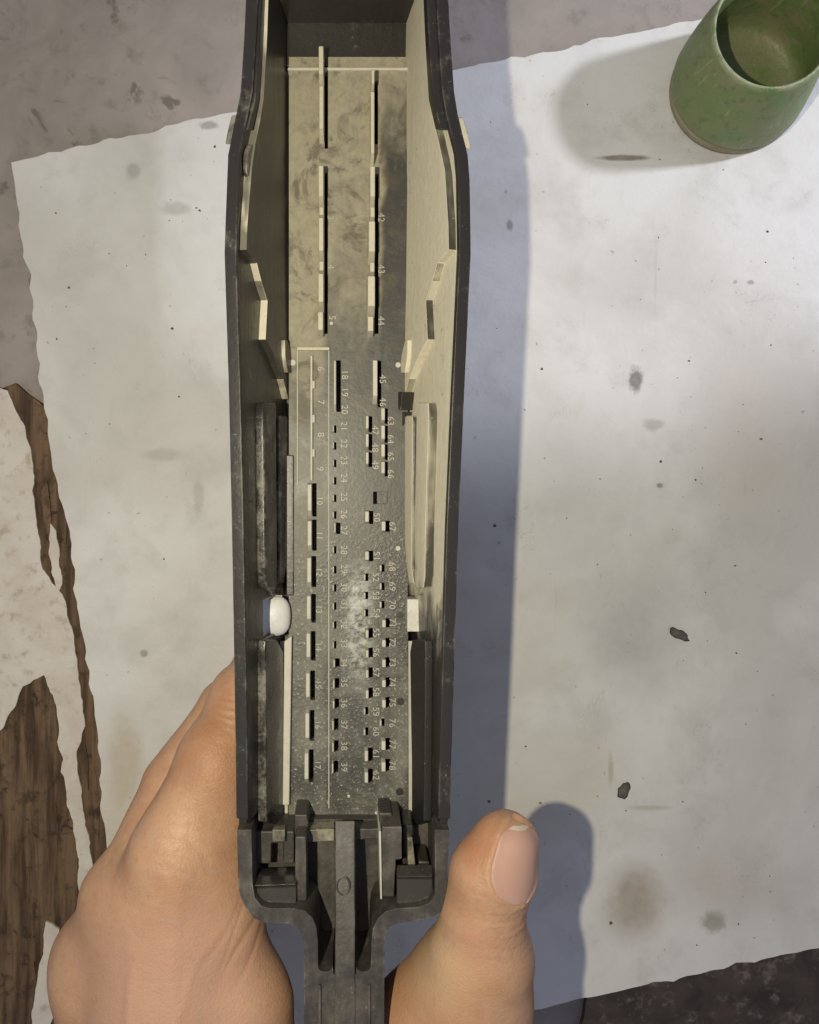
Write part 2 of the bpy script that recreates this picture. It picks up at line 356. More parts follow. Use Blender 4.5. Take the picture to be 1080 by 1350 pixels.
# ------------------------------------------------------------------ setting: floor, board, battens
def sheet(name, poly_px, z_cm, thick, mat, jag=0.06, step=0.5, kind=None, parent=None, seed=1, edge_bev=0.03):
    r = random.Random(seed); pts = []
    q = [Vector(P(x, y, HC - z_cm)[:2]) for x, y in poly_px]
    for a, b in zip(q, q[1:] + q[:1]):
        n = max(1, int((b - a).length / (step * CM))); t = (b - a).normalized() if (b - a).length > 1e-9 else Vector((1, 0)); nr = Vector((-t.y, t.x))
        ph = r.random() * 9; ww = 0.0
        for i in range(n):
            s = i / n; L = s * (b - a).length / CM
            ww = ww * .55 + r.uniform(-.5, .5); off = jag * (0.6 * math.sin(L * 1.7 + ph) * math.sin(L * .6 + ph * 2) + .35 * math.sin(L * 5.3 + ph * 3) + ww * .7) * min(1, 2.5 * min(s, 1 - s) + .15) if i else 0
            pts.append(a + (b - a) * s + nr * off * CM)
    n = len(pts); zt = z_cm * CM; zb = (z_cm - thick) * CM
    v = [(p.x, p.y, zt) for p in pts] + [(p.x, p.y, zb) for p in pts]
    f = [tuple(range(n)), tuple(range(2 * n - 1, n - 1, -1))] + [(i, (i + 1) % n, n + (i + 1) % n, n + i) for i in range(n)]
    o = link(name, mesh(name, v, f), mat, parent)
    if kind: o['kind'] = kind
    return o

s = 60 * CM
me = mesh('floor', [(-s, -s, -0.006), (s, -s, -0.006), (s, s, -0.006), (-s, s, -0.006)], [(0, 1, 2, 3)])
fl = link('floor', me, M_FLOOR); fl['kind'] = 'structure'

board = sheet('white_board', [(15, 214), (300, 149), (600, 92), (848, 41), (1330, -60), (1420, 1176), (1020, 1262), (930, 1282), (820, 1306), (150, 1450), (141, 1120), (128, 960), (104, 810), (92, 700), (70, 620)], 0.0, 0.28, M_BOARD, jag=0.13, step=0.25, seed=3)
tag(board, 'grubby off-white board lying under the hand and the black housing', 'board')
for i, pl in enumerate([
    [(-95, 470), (10, 515), (40, 590), (47, 680), (56, 750), (86, 792), (98, 850), (106, 905), (112, 958), (101, 992), (107, 1050), (122, 1140), (120, 1180), (105, 1186), (100, 1110), (86, 1035), (74, 930), (58, 890), (30, 905), (4, 960), (-30, 985), (-95, 1000)],
    [(66, 690), (74, 700), (82, 770), (76, 782), (64, 730)],
    [(60, 1215), (78, 1225), (74, 1330), (45, 1420), (30, 1420), (48, 1300)],
    [(84, 1000), (90, 1004), (88, 1028), (80, 1018)]]):
    o = sheet('flake', pl, -0.08 - 0.02 * i, 0.10, M_FLAKE, jag=0.085, step=0.14, seed=11 + i, parent=board)
bat = sheet('wooden_batten', [(-80, 540), (20, 505), (66, 545), (110, 690), (150, 950), (190, 1470), (20, 1470), (-80, 900)], -0.22, 0.36, M_WOOD, jag=0.12, step=0.5, seed=5)
tag(bat, 'splintered brown wooden batten along the torn left edge of the white board', 'batten')
for k in range(26):
    py = random.uniform(600, 1380); xr = 90 + (py - 650) * .13; px = random.uniform(-20, xr - 4); ln = random.uniform(25, 90); wd = random.uniform(2.5, 8); sk = ln * .16
    sheet('splinter', [(px, py), (px + wd, py - ln * .2), (px + wd * .9 + sk * .6, py + ln * .5), (px + sk, py + ln), (px + sk * .4 - 1, py + ln * .5)], -0.19 + random.uniform(-.02, .08), 0.10, M_WOOD, jag=0.05, step=0.15, seed=100 + k, parent=bat)
bat2 = sheet('dark_plank', [(780, 1290), (1100, 1215), (1180, 1400), (740, 1480)], -0.29, 0.30, M_CHAR, jag=0.1, step=0.5, seed=6)
tag(bat2, 'dark wet plank showing past the lower right edge of the white board', 'plank')
for k, (px, py, rx, ry, rot, lab) in enumerate([(895, 836, 15, 7, -0.35, 'small dark grit chip on the board level with the lower housing holes'),
                                         (822, 1042, 7, 12, -0.35, 'small oval dark chip on the board right of the thumb')]):
    cx, cy, _ = P(px, py, 36); pts = []
    N = 14
    for i in range(N):
        a = 2 * math.pi * i / N; rr = 1 + random.uniform(-.22, .22); u = math.cos(a) * rx * .0003 * rr; v = math.sin(a) * ry * .0003 * rr
        pts.append((cx + u * math.cos(rot) - v * math.sin(rot), cy + u * math.sin(rot) + v * math.cos(rot), 0.0003))
    top = [(cx + (p[0] - cx) * .6, cy + (p[1] - cy) * .6, 0.0014 + random.uniform(-.0004, .0003)) for p in pts]
    f = [tuple(range(N - 1, -1, -1)), tuple(range(N, 2 * N))] + [(i, (i + 1) % N, N + (i + 1) % N, N + i) for i in range(N)]
    o = link('grit_chip', mesh('grit_chip', pts + top, f), M_CRUMB, None, True); tag(o, lab, 'chip', 'dark chips on the board')

gv = []; gf = []
for k in range(170):
    px = random.uniform(20, 1060); py = random.uniform(120, 1250)
    if px < 20 + (py - 214) * .13 + 12 or py < 235 - .21 * (px - 15): continue
    cx, cy, _ = P(px, py, 36); r_ = random.choice((.00025, .0003, .0004, .0006)) * random.uniform(.7, 1.2); n0 = len(gv); a0 = random.random() * 6
    for i in range(5):
        a = a0 + 2 * math.pi * i / 5; gv.append((cx + r_ * math.cos(a) * random.uniform(.5, 1.5), cy + r_ * math.sin(a) * random.uniform(.6, 1.2), 0.00005))
    gv.append((cx, cy, r_ * .8)); gf += [(n0 + i, n0 + (i + 1) % 5, n0 + 5) for i in range(5)]
gm = bpy.data.meshes.new('grit'); gm.from_pydata(gv, [], gf); gm.update()
tag(link('grit', gm, M_CRUMB), 'fine dark grit scattered over the white board', 'grit', kind='stuff')

# ------------------------------------------------------------------ green cup
def cup():
    bx, by, _ = P(967, 122, 36)
    root = bpy.data.objects.new('green_cup', None); COL.objects.link(root); root.location = (bx, by, 0)
    tag(root, 'scuffed green plastic cup standing on the board at the upper right', 'cup')
    def lathe(name, prof, mat, seed):
        N = 64; V = []; F = []; r = random.Random(seed); ph = [r.random() * 6 for _ in range(4)]
        for (rad, z) in prof:
            for i in range(N):
                a = 2 * math.pi * i / N
                wob = 1 + 0.012 * math.sin(2 * a + ph[0]) + 0.008 * math.sin(3 * a + ph[1] + z)
                V.append(((rad * wob * math.cos(a) - 0.075 * z) * CM, (rad * wob * math.sin(a) + 0.11 * z) * CM, z * CM))
        for j in range(len(prof) - 1):
            for i in range(N):
                F.append((j * N + i, j * N + (i + 1) % N, (j + 1) * N + (i + 1) % N, (j + 1) * N + i))
        F.append(tuple(range(N - 1, -1, -1))); F.append(tuple(range((len(prof) - 1) * N, len(prof) * N)))
        return link(name, mesh(name, V, F), mat, root, True)
    lathe('body', [(2.30, .34), (2.46, .36), (2.56, .55), (2.58, .8), (2.55, 1.3), (2.47, 2.0), (2.36, 2.8), (2.24, 3.5), (2.16, 3.95), (2.13, 4.08), (2.07, 4.12), (2.01, 4.08),
                   (1.99, 3.9), (2.05, 3.0), (2.15, 1.8), (2.2, 0.9), (2.0, .62), (1.2, .60)], M_CUP, 3)
    lathe('foot', [(2.40, 0.02), (2.52, .05), (2.54, .22), (2.50, .33), (2.25, .335)], M_CUPFOOT, 3)
cup()

# ------------------------------------------------------------------ the connector housing
H = bpy.data.objects.new('connector_housing', None); COL.objects.link(H); H.location = (0, 0, 0)
tag(H, 'long black plastic connector housing full of dust, gripped upright by the hand', 'connector housing')
DP = 28.0; DB = 28.95                                   # depth of the pin plate and of the back panel

# --- pin plate with real slots
holes = []      # x0,x1,y0,y1
fins = []       # x0,x1,y0,y1,height cm,mat
for (a, b, xs) in [(637, 681, 412), (685, 726, 412), (733, 774, 411.5), (783, 821, 411), (832, 871, 410.5), (884, 923, 409.8), (936, 977, 409), (988, 1031, 408)]:
    holes.append((xs, xs + 5.6, a, b)); fins.append((xs - 6.6, xs - 0.4, a - 1, b + 1, 0.30, 1))
holes += [(444, 449.5, 475, 543), (443.5, 449, 689, 704)]
fins += [(440, 443.5, 474, 545, 0.35, 1), (440.5, 443, 688, 705, .2, 1)]
for a, b, xs in [(868, 879, 442.5), (894, 907, 442), (921, 933, 441.8), (947, 962, 441), (976, 990, 441), (1003, 1018, 440.5)]:
    holes.append((xs, xs + 5.4, a, b)); fins.append((xs - 3.2, xs - .3, a - 1, b + 1, .32, 1))
for y in (566, 588, 611, 634, 657, 679, 725, 751, 775, 799, 824, 850):
    holes.append((441, 443.6, y - 5, y + 5)); fins.append((438.2, 440.7, y - 5.5, y + 5.5, .20, 1))
holes.append((497.8, 502.8, 476, 537)); fins.append((490.5, 497.4, 474, 534, 0.40, 1))
for a, b in [(549, 570), (572.5, 594), (596.5, 616)]:
    holes.append((486.4, 491, a, b)); fins.append((481.5, 486, a - 1, b, .38, 1))
for a, b in [(539, 559), (561.5, 584), (586, 606.5), (609, 628)]:
    holes.append((507.6, 511.5, a, b)); fins.append((501.5, 507.2, a - 1, b, .38, 1))
for a, b in [(673.5, 691), (726, 740)]:
    holes.append((486.8, 492.3, a, b)); fins.append((480.5, 486.4, a - 1, b, .38, 1))
holes.append((508.3, 514, 686.5, 701)); fins.append((502, 508, 686, 702, .38, 1))
for a, b in [(828, 841), (854, 866.5), (880, 893), (906.5, 920)]:
    holes.append((486.4, 492, a, b)); fins.append((481.5, 486, a - .5, b + .5, .36, 1))
for a, b in [(985.5, 1003), (1013.5, 1031)]:
    holes.append((485.8, 491.8, a, b)); fins.append((480, 485.4, a - 1, b, .36, 1))
for a, b in [(815, 827), (841, 852.5), (866.5, 879), (893, 905), (919, 932)]:
    holes.append((508.8, 514.4, a, b)); fins.append((502.8, 508.4, a - .5, b + .5, .36, 1))
for a, b in [(973, 988), (1000.5, 1016)]:
    holes.append((508.6, 514.6, a, b)); fins.append((501.8, 508.2, a - 1, b, .36, 1))
for y in (761, 785, 808, 937, 964): holes.append((482.3, 485.6, y - 5, y + 5)); fins.append((479, 482, y - 5.5, y + 5.5, .22, 1))
for y in (749, 773, 797, 952): holes.append((503.5, 507, y - 5, y + 5)); fins.append((500, 503.2, y - 5.5, y + 5.5, .22, 1))
holes += [(428, 432.6, 75, 196), (428, 432.2, 227, 440), (493.6, 498.4, 106, 190), (494.2, 499.2, 229, 440)]
fins += [(420.5, 427.6, 73, 121, .75, 0), (421, 427.6, 121.5, 190, .62, 0), (420.3, 427.6, 226, 279, .75, 0), (420.6, 427.6, 293, 349, .75, 0), (420, 427.6, 365, 414, .75, 0),
         (421, 427.6, 279, 293, .55, 0), (421, 427.6, 349, 365, .55, 0), (419.4, 427, 414.5, 446, .66, 0),
         (488.5, 493.2, 103, 128, .7, 0), (487.6, 493.2, 128.5, 221, .6, 0), (486.5, 493.8, 227, 279, .75, 0), (487, 493.6, 279.5, 297, .6, 0), (484.5, 493.8, 297.5, 350, .75, 0),
         (486.6, 493.4, 350.5, 367, .55, 0), (483.2, 493.8, 368, 420, .75, 0), (483.4, 492, 420.5, 446, .62, 0)]
sq = (492, 511, 648, 664.5); holes.append(sq)

PX0, PX1, PY0, PY1 = 381, 538, 93, 1092
xs = sorted({PX0, PX1, 389, *[h[0] for h in holes], *[h[1] for h in holes]})
ys = sorted({PY0, PY1, *[h[2] for h in holes], *[h[3] for h in holes]})
V = []; idx = {}
def vid(x, y, d):
    k = (x, y, d)
    if k not in idx:
        idx[k] = len(V); V.append(P(x, y, DP)[:2] + ((HC - d) * CM,))
    return idx[k]
F = []
nx, ny = len(xs) - 1, len(ys) - 1
solid = np.ones((nx, ny), bool)
for i in range(nx):
    for j in range(ny):
        cx = (xs[i] + xs[i + 1]) / 2; cy = (ys[j] + ys[j + 1]) / 2
        for h in holes:
            if h[0] < cx < h[1] and h[2] < cy < h[3]: solid[i, j] = False; break
DT = 28.75
for i in range(nx):
    for j in range(ny):
        if not solid[i, j]: continue
        x0, x1, y0, y1 = xs[i], xs[i + 1], ys[j], ys[j + 1]
        F.append((vid(x0, y0, DP), vid(x1, y0, DP), vid(x1, y1, DP), vid(x0, y1, DP)))
        F.append((vid(x0, y1, DT), vid(x1, y1, DT), vid(x1, y0, DT), vid(x0, y0, DT)))
        for (di, dj, a, b) in ((-1, 0, (x0, y0), (x0, y1)), (1, 0, (x1, y1), (x1, y0)), (0, -1, (x1, y0), (x0, y0)), (0, 1, (x0, y1), (x1, y1))):
            ii, jj = i + di, j + dj
            if ii < 0 or jj < 0 or ii >= nx or jj >= ny or not solid[ii, jj]:
                F.append((vid(*a, DP), vid(*b, DP), vid(*b, DT), vid(*a, DT)))
me = bpy.data.meshes.new('pin_plate'); me.from_pydata(V, [], F); me.update()
bm = bmesh.new(); bm.from_mesh(me); bmesh.ops.recalc_face_normals(bm, faces=bm.faces)
bmesh.ops.dissolve_limit(bm, angle_limit=0.001, verts=bm.verts, edges=bm.edges) if False else None
bm.to_mesh(me); bm.free()
plate = link('pin_plate', me, M_PLATE, H)
# back panel, closing the slots from below
prism('back_panel', rect(372, -60, 548, 1105), DT + .02, DB + .25, M_DARK, H, 0)
# pale bottom of the square socket
prism('socket_floor', rect(492.4, 648.4, 510.8, 664.2), 28.66, 28.76, M_PLATE, H, 0)
# top step of the plate
prism('plate_step', rect(379, 87.5, 540, 92), 27.9, 28.4, M_RIBLOW, H, .05)
prism('end_plate', rect(374, -70, 545, 87), 28.20, 28.46, M_CLEAN, H, .03)

def fin(x0, x1, y0, y1, h, mt, name='rib'):
    p = [P(x0, y0, DP), P(x1, y0, DP), P(x1, y1, DP), P(x0, y1, DP)]
    e = min(0.25, abs(y1 - y0) / FPX * DP * 0.2) * CM
    zt = (HC - DP + h) * CM; zb = (HC - DP - 0.05) * CM
    V = [(q[0], q[1], zb) for q in p]
    ins = (x1 - x0) / FPX * DP * CM * 0.10
    T = [(p[0][0] + ins, p[0][1] - e * .3, zt), (p[1][0] - ins * .2, p[1][1] - e * .3, zt), (p[2][0] - ins * .2, p[2][1] + e, zt), (p[3][0] + ins, p[3][1] + e, zt)]
    o = link(name, mesh(name, V + T, [(0, 1, 2, 3), (4, 5, 6, 7), (0, 1, 5, 4), (1, 2, 6, 5), (2, 3, 7, 6), (3, 0, 4, 7)]), mt, H)
    bevel(o, 0.022, 1)
    return o
for (x0, x1, y0, y1, h, k) in fins: fin(x0, x1, y0, y1, h, M_RIB if k == 0 else M_RIBLOW)
# raised channel strip with its head bar and centre line
def strip(name, x0, x1, y0, y1, h, mt, bev=.01):
    return prism(name, rect(x0, y0, x1, y1), DP - h, DP + .02, mt, H, bev)
strip('channel_head', 391.5, 434.5, 457.5, 461.5, .10, M_RIB, .02)
strip('channel_edge', 433, 434.4, 462, 1066, .045, M_RIBLOW)
strip('channel_edge', 391.5, 393, 462, 640, .05, M_RIBLOW)
strip('centre_rib', 409.4, 412, 469, 633, .14, M_RIBLOW)
for y in (507, 552, 597): strip('rib_node', 410.5, 415, y - 5, y + 5, .11, M_RIBLOW)
def disc(name, px, py, r, h, mt, n=16):
    return prism(name, [(px + r * math.cos(2 * math.pi * i / n), py + r * math.sin(2 * math.pi * i / n)) for i in range(n)], DP - h, DP + .02, mt, H, .01)
for (x, y) in ((528, 925), (527, 1044), (527, 812)): disc('ejector_mark', x, y, 5, .02, M_CLEAN)
for (x, y, r) in ((386, 478, 5), (525, 481, 4.5), (381, 722, 5), (525, 723, 4), (460, 1050, 2.6), (496.5, 1072, 2.8), (437, 426, 3)): disc('moulding_dot', x, y, r * .8, .04, M_RIBLOW)

# --- moulded numerals, tops to the right
def numeral(txt, px, py, size_px, d=DP - .012):
    cu = bpy.data.curves.new('numeral', 'FONT'); cu.body = txt; cu.size = size_px / FPX * d * CM * 1.42
    cu.align_x = 'CENTER'; cu.align_y = 'CENTER'; cu.extrude = 0.00028; cu.resolution_u = 2; cu.space_character = 1.05
    o = bpy.data.objects.new('tmp_text', cu); COL.objects.link(o)
    dg = bpy.context.evaluated_depsgraph_get(); me = bpy.data.meshes.new_from_object(o.evaluated_get(dg))
    bpy.data.objects.remove(o); bpy.data.curves.remove(cu)
    n = link('numeral', me, M_NUM, H); n.location = P(px, py, d); n.rotation_euler = (0, 0, -math.pi / 2)
    return n
for t_, x, y in [('3', 436, 287), ('4', 436, 352), ('5', 438, 419), ('6', 423, 486), ('7', 423, 530), ('8', 423, 573), ('9', 422, 618)]: numeral(t_, x, y, 9)
for k, y in enumerate((660, 706, 754, 803, 852, 902, 955, 1008)): numeral(str(10 + k), 421.5 - k * .4, y, 8)
for k, y in enumerate((494, 517, 540, 562, 585, 607, 630, 655, 678, 699, 725, 750, 774, 798, 823, 848, 873, 900, 927, 955, 983, 1011)): numeral(str(18 + k), 453.5 if k > 2 else 454.5, y, 8.5)
for t_, x, y in [('42', 502.5, 287), ('43', 502.5, 355), ('44', 502.5, 423), ('45', 504.5, 500), ('46', 504.5, 530), ('47', 494.5, 567), ('48', 494.5, 590), ('49', 494.5, 613)]: numeral(t_, x, y, 8.5)
for k, y in enumerate((682, 733, 761, 785, 808, 834, 860, 886, 912, 938, 964, 994, 1022)): numeral(str(50 + k), 496.5 if k in (0, 1, 4) else 495.5, y, 8.5)
for k, y in enumerate((555, 579, 602, 625, 694, 747, 773, 797, 821, 847, 873, 899, 926, 953, 981, 1009)): numeral(str(63 + k), 517 if k > 3 else 515, y, 8.5)

# --- side walls
RIM = {-1: [(-60, 329, 24.9), (40, 325, 24.8), (130, 319, 24.7), (172, 308, 24.55), (200, 303, 24.5), (330, 298, 24.4), (520, 304, 24.5), (700, 308, 24.6), (870, 311, 24.8), (1000, 313, 25.0), (1100, 314, 25.2)],
       1: [(-60, 586, 24.9), (40, 591, 24.8), (140, 598, 24.7), (175, 609, 24.55), (215, 617, 24.5), (330, 619, 24.4), (520, 610, 24.5), (700, 602, 24.6), (870, 597, 24.8), (1000, 593, 25.0), (1100, 591, 25.2)]}
BASEPX = {-1: [(-60, 370), (90, 372), (480, 377), (700, 376), (1000, 372), (1105, 372)], 1: [(-60, 545), (90, 541), (480, 536), (700, 537), (1000, 547), (1105, 547)]}
DBASE = 28.55; TH = 0.24
def rim_xyz(s, y):
    pts = [P(px, py, d) for py, px, d in RIM[s]]
    yy = np.array([p[1] for p in pts]); o = np.argsort(yy)
    return np.interp(y, yy[o], np.array([p[0] for p in pts])[o]), np.interp(y, yy[o], np.array([p[2] for p in pts])[o])
def base_x(s, y):
    pts = [P(px, py, DBASE) for py, px in BASEPX[s]]
    yy = np.array([p[1] for p in pts]); o = np.argsort(yy)
    return np.interp(y, yy[o], np.array([p[0] for p in pts])[o])
def wall_pt(s, y, t, off=0.0):
    """point on the inner face of side wall s at world y, t up the wall, off cm into the trough"""
    rx, rz = rim_xyz(s, y); rx = rx - s * TH * CM; bx = base_x(s, y); bz = (HC - DBASE) * CM
    dx, dz = rx - bx, rz - bz; L = math.hypot(dx, dz)
    nxv, nzv = (-dz / L * s, dx / L * s)
    if nxv * s > 0: nxv, nzv = -nxv, -nzv
    return (bx + dx * t + nxv * off * CM, y, bz + dz * t + nzv * off * CM)
def y_of(s, py, t):
    d = DBASE + (24.6 - DBASE) * t
    return -(py - OY) / FPX * d * CM
def slab(name, A, B, mask, mat, parent, bev=None):
    ny_, nt_ = len(A), len(A[0]); V = [p for r in A for p in r] + [p for r in B for p in r]; n = ny_ * nt_
    I = lambda i, j: i * nt_ + j
    F = []
    for i in range(ny_ - 1):
        for j in range(nt_ - 1):
            if not mask[i][j]: continue
            F.append((I(i, j), I(i + 1, j), I(i + 1, j + 1), I(i, j + 1)))
            F.append((n + I(i, j), n + I(i, j + 1), n + I(i + 1, j + 1), n + I(i + 1, j)))
            for di, dj, a, b in ((-1, 0, (i, j), (i, j + 1)), (1, 0, (i + 1, j), (i + 1, j + 1)), (0, -1, (i, j), (i + 1, j)), (0, 1, (i, j + 1), (i + 1, j + 1))):
                ii, jj = i + di, j + dj
                if ii < 0 or jj < 0 or ii >= ny_ - 1 or jj >= nt_ - 1 or not mask[ii][jj]:
                    F.append((I(*a), I(*b), n + I(*b), n + I(*a)))
    o = link(name, mesh(name, V, F), mat, parent)
    if bev: bevel(o, bev, 2, 40)
    return o
def make_wall(s):
    yt = y_of(s, -55, 1.0); yb = y_of(s, 1098, 1.0)
    hy0, hy1 = y_of(s, 787, .28), y_of(s, 836, .28)
    ysn = sorted({yt, yb, hy0, hy1, *np.linspace(yb, yt, 46).tolist()})
    ts = [0, .04, .10, .2, .30, .38, .46, .54, .6, .75, .9, .96, 1.0]
    A = [[wall_pt(s, y, t) for t in ts] for y in ysn]
    B = [[wall_pt(s, y, t, -TH) for t in ts] for y in ysn]
    mask = [[not (s < 0 and hy1 - 1e-7 < (ysn[i] + ysn[i + 1]) / 2 < hy0 + 1e-7 and (-1 < ts[j] < .53 if s < 0 else .04 < ts[j] < .2)) for j in range(len(ts) - 1)] for i in range(len(ysn) - 1)]
    o = slab('side_wall', A, B, mask, M_WALLS[s], H, 0.05)
    # cut the oval corner: nothing else
    return o
def panel(name, s, prof, o0, o1, mat, parent, bev=0.03):
    """prof: list of (py, t_low, t_high): a layer lying on wall s from offset o0 to o1"""
    rows = []
    for (a, b) in zip(prof, prof[1:]):
        n = max(1, int(abs(b[0] - a[0]) / 30))
        for i in range(n):
            f = i / n; rows.append(tuple(a[k] + (b[k] - a[k]) * f for k in range(3)))
    rows.append(prof[-1])
    nt_ = 4
    def g(off): return [[wall_pt(s, y_of(s, r[0], r[1] + (r[2] - r[1]) * j / (nt_ - 1)), r[1] + (r[2] - r[1]) * j / (nt_ - 1), off) for j in range(nt_)] for r in rows]
    return slab(name, g(o1), g(o0), [[True] * (nt_ - 1)] * (len(rows) - 1), mat, parent, bev)
WALLS = {}
for s in (-1, 1):
    W = make_wall(s); WALLS[s] = W
    up = M_WALL
    panel('liner', s, [(-50, .03, .86), (40, .03, .86), (190, .03, .86), (300, .03, .93), (332, .03, .93), (348, .03, .74), (372, .03, .66), (398, .03, .54), (448, .03, .60), (470, .03, .42), (500, .03, .22), (527, .03, .10)], -.02, .22, M_WALLS[s] if s < 0 else M_BARE, W)
    panel('lip', s, [(-50, .88, .985), (60, .88, .985), (130, .88, .985), (172, .90, .985)], -.02, .30 if s > 0 else .12, M_CLEAN, W)
    panel('hook', s, [(449, .20, .26), (470, .12, .26), (492, .10, .2)], .2, .34, M_WALLS[s], W, .02)
    panel('liner', s, [(531, .42, .68), (548, .42, .70), (760, .42, .70), (776, .42, .66)], -.02, .26, M_SMEAR if s < 0 else M_BARE, W, .06)
    panel('liner', s, [(548, .12, .30), (556, .10, .32), (700, .10, .32), (745, .14, .30), (770, .2, .36)], -.02, .22, M_SMEAR if s < 0 else M_BARE, W, .06)
    panel('liner', s, [(745, .03, .62), (768, .03, .62), (781, .03, .44), (785, .03, .40)], -.02, .12, M_SMEAR if s < 0 else M_WALL, W)
    panel('liner', s, [(844, .40 if s < 0 else .30, .68), (860, .22, .70), (1000, .20, .70), (1090, .20, .70)], -.02, .24, M_SMEAR if s < 0 else M_DARK, W, .05)
    panel('foot_strip', s, [(845, .02, .12), (1085, .02, .12)], .0, .30, M_RIBLOW, W, .03)
    panel('rim_bead', s, [(-50, .965, 1.012), (150, .965, 1.012), (205, .965, 1.012), (500, .965, 1.012), (850, .965, 1.012), (1090, .965, 1.012)], -.29, .05, M_CLEAN, W, .03)
panel('lug', -1, [(150, .955, 1.0), (178, .955, 1.0), (190, .955, 1.0)], -.44, -.20, M_LEDGE, WALLS[-1], .04)
panel('lug', 1, [(152, .93, 1.0), (178, .92, 1.0), (196, .93, 1.0)], -.46, -.20, M_RIB, WALLS[1], .05)
panel('clip', 1, [(517, .02, .20), (538, .02, .16), (541, .02, .16)], .02, .42, M_CLEAN, WALLS[1], .03)
panel('clip', 1, [(543, .02, .14), (562, .02, .12), (586, .02, .03)], .02, .30, M_DARK, WALLS[1], .02)
panel('boss', -1, [(192, .80, .90), (205, .76, .93), (225, .78, .92), (238, .82, .88)], .0, .16, M_LEDGE, WALLS[-1], .05)
prism('retaining_tab', rect(537, 790, 557, 833), 27.5, 28.6, M_RIBLOW, H, .03)
M_TAB = blotchy('chalky_white_tab', (0.62, 0.61, 0.58), (0.55, 0.54, 0.5), (0.35, 0.34, 0.3), 200, 900, 0.6)
H.children[-1].data.materials[0] = M_TAB if H.children[-1].name.startswith('retaining') else H.children[-1].data.materials[0]
for o in bpy.data.objects:
    if o.name.startswith('retaining_tab'): o.data.materials.clear(); o.data.materials.append(M_TAB)
pv = []; pf = []; cxp, cyp, czp = P(359, 812, 27.75)
for j in range(9):
    ph = math.pi / 2 * j / 8
    for i in range(24):
        a = 2 * math.pi * i / 24
        ca, sa = math.cos(a), math.sin(a); e = lambda v: math.copysign(abs(v) ** .72, v)
        pv.append((cxp + .0056 * math.cos(ph) * e(ca), cyp + .0062 * math.cos(ph) * e(sa), czp + .0036 * math.sin(ph)))
for j in range(8):
    for i in range(24): pf.append((j * 24 + i, j * 24 + (i + 1) % 24, (j + 1) * 24 + (i + 1) % 24, (j + 1) * 24 + i))
M_PLUG = blotchy('milky_white_plastic', (0.66, 0.66, 0.66), (0.60, 0.60, 0.60), (0.5, 0.49, 0.48), 90, 500, 0.4, 0.0003)
link('plug', mesh('plug', pv, pf), M_PLUG, H, True)
# ledge between the left wall and the plate
prism('side_ledge', rect(377.5, 600, 387.5, 785), 27.95, 28.5, M_CLEAN, H, .03)
prism('side_ledge', [(374.5, 846), (385, 838), (381.5, 1062), (372.5, 1062)], 27.75, 28.5, M_RIBLOW, H, .04)
# far end wall
yE = -55
prism('end_wall', rect(332, -64, 584, -48), 25.0, 28.9, M_CLEAN, H, .04)

# --- plug end
def arc(cx, y, r, n=8): return [(cx - r * math.cos(math.pi * i / n), y + r * .8 * math.sin(math.pi * i / n)) for i in range(n + 1)]
prism('end_frame', [(312.5, 1094), (331.5, 1094), (333, 1165), (336, 1184), (344, 1194), (354, 1197.5), (388, 1198), (402, 1201), (412, 1210), (417, 1222), (419, 1240)] + arc(429, 1274, 9.6) + [(440, 1286), (469, 1286)] + arc(479.5, 1274, 9.4) +
      [(490, 1240), (492, 1224), (498, 1211), (508, 1202), (522, 1198), (552, 1196), (566, 1191), (574, 1178), (573, 1094), (592.5, 1094), (589, 1184), (585, 1196), (576, 1206), (562, 1212), (524, 1217.5), (513, 1223), (508, 1234), (507, 1250), (506.5, 1430), (401, 1430),
       (400.5, 1242), (396, 1227), (388, 1220), (378, 1218), (348, 1217), (334, 1210), (323, 1196), (316, 1180), (314, 1160)], 25.3, 28.8, M_FRAME, H, .06)
prism('end_floor', [(330, 1080), (578, 1080), (572, 1192), (505, 1200), (492, 1230), (490, 1290), (418, 1290), (416, 1230), (402, 1200), (340, 1192)], 27.6, 28.7, M_FRAME, H, 0)
for x in (421.5, 487): prism('neck_rib', rect(x - 1.6, 1300, x + 1.6, 1432), 25.18, 25.4, M_FRAME, H, .02)
n = 20; ring_o = [(452.5 + 10 * math.cos(2 * math.pi * i / n), 1168 + 13 * math.sin(2 * math.pi * i / n)) for i in range(n)]
ring_i = [(452.5 + 7.6 * math.cos(2 * math.pi * i / n), 1168 + 10.4 * math.sin(2 * math.pi * i / n)) for i in range(n)]
Vr = [P(x, y, 25.70) for x, y in ring_o] + [P(x, y, 25.70) for x, y in ring_i] + [P(x, y, 25.82) for x, y in ring_o] + [P(x, y, 25.82) for x, y in ring_i]
Fr = []
for i in range(n):
    j = (i + 1) % n
    Fr += [(i, j, n + j, n + i), (i, 2 * n + i, 2 * n + j, j), (n + i, n + j, 3 * n + j, 3 * n + i)]
link('gate_ring', mesh('gate_ring', Vr, Fr), M_FRAME, H, True)
prism('prong', [(388, 1074), (405, 1074), (407, 1086), (404, 1102), (388, 1102)], 26.7, 28.5, M_FRAME, H, .04)
prism('prong', [(500, 1072), (516, 1072), (522, 1089), (500, 1090)], 26.7, 28.5, M_CLEAN, H, .04)
prism('cross_bar', [(404, 1094), (441, 1093), (441, 1109), (404, 1111)], 26.95, 28.3, M_LEDGE, H, .04)
prism('cross_bar', [(468, 1093), (502, 1092), (502, 1106), (468, 1108)], 26.95, 28.3, M_FRAME, H, .04)
prism('divider', [(389, 1103), (403.5, 1103), (404.5, 1186), (396, 1196), (389, 1196)], 25.9, 28.3, M_FRAME, H, .05)
prism('divider', [(503.5, 1090), (530, 1090), (530, 1133), (522, 1134), (520, 1183), (504.5, 1183)], 25.9, 28.3, M_FRAME, H, .04)
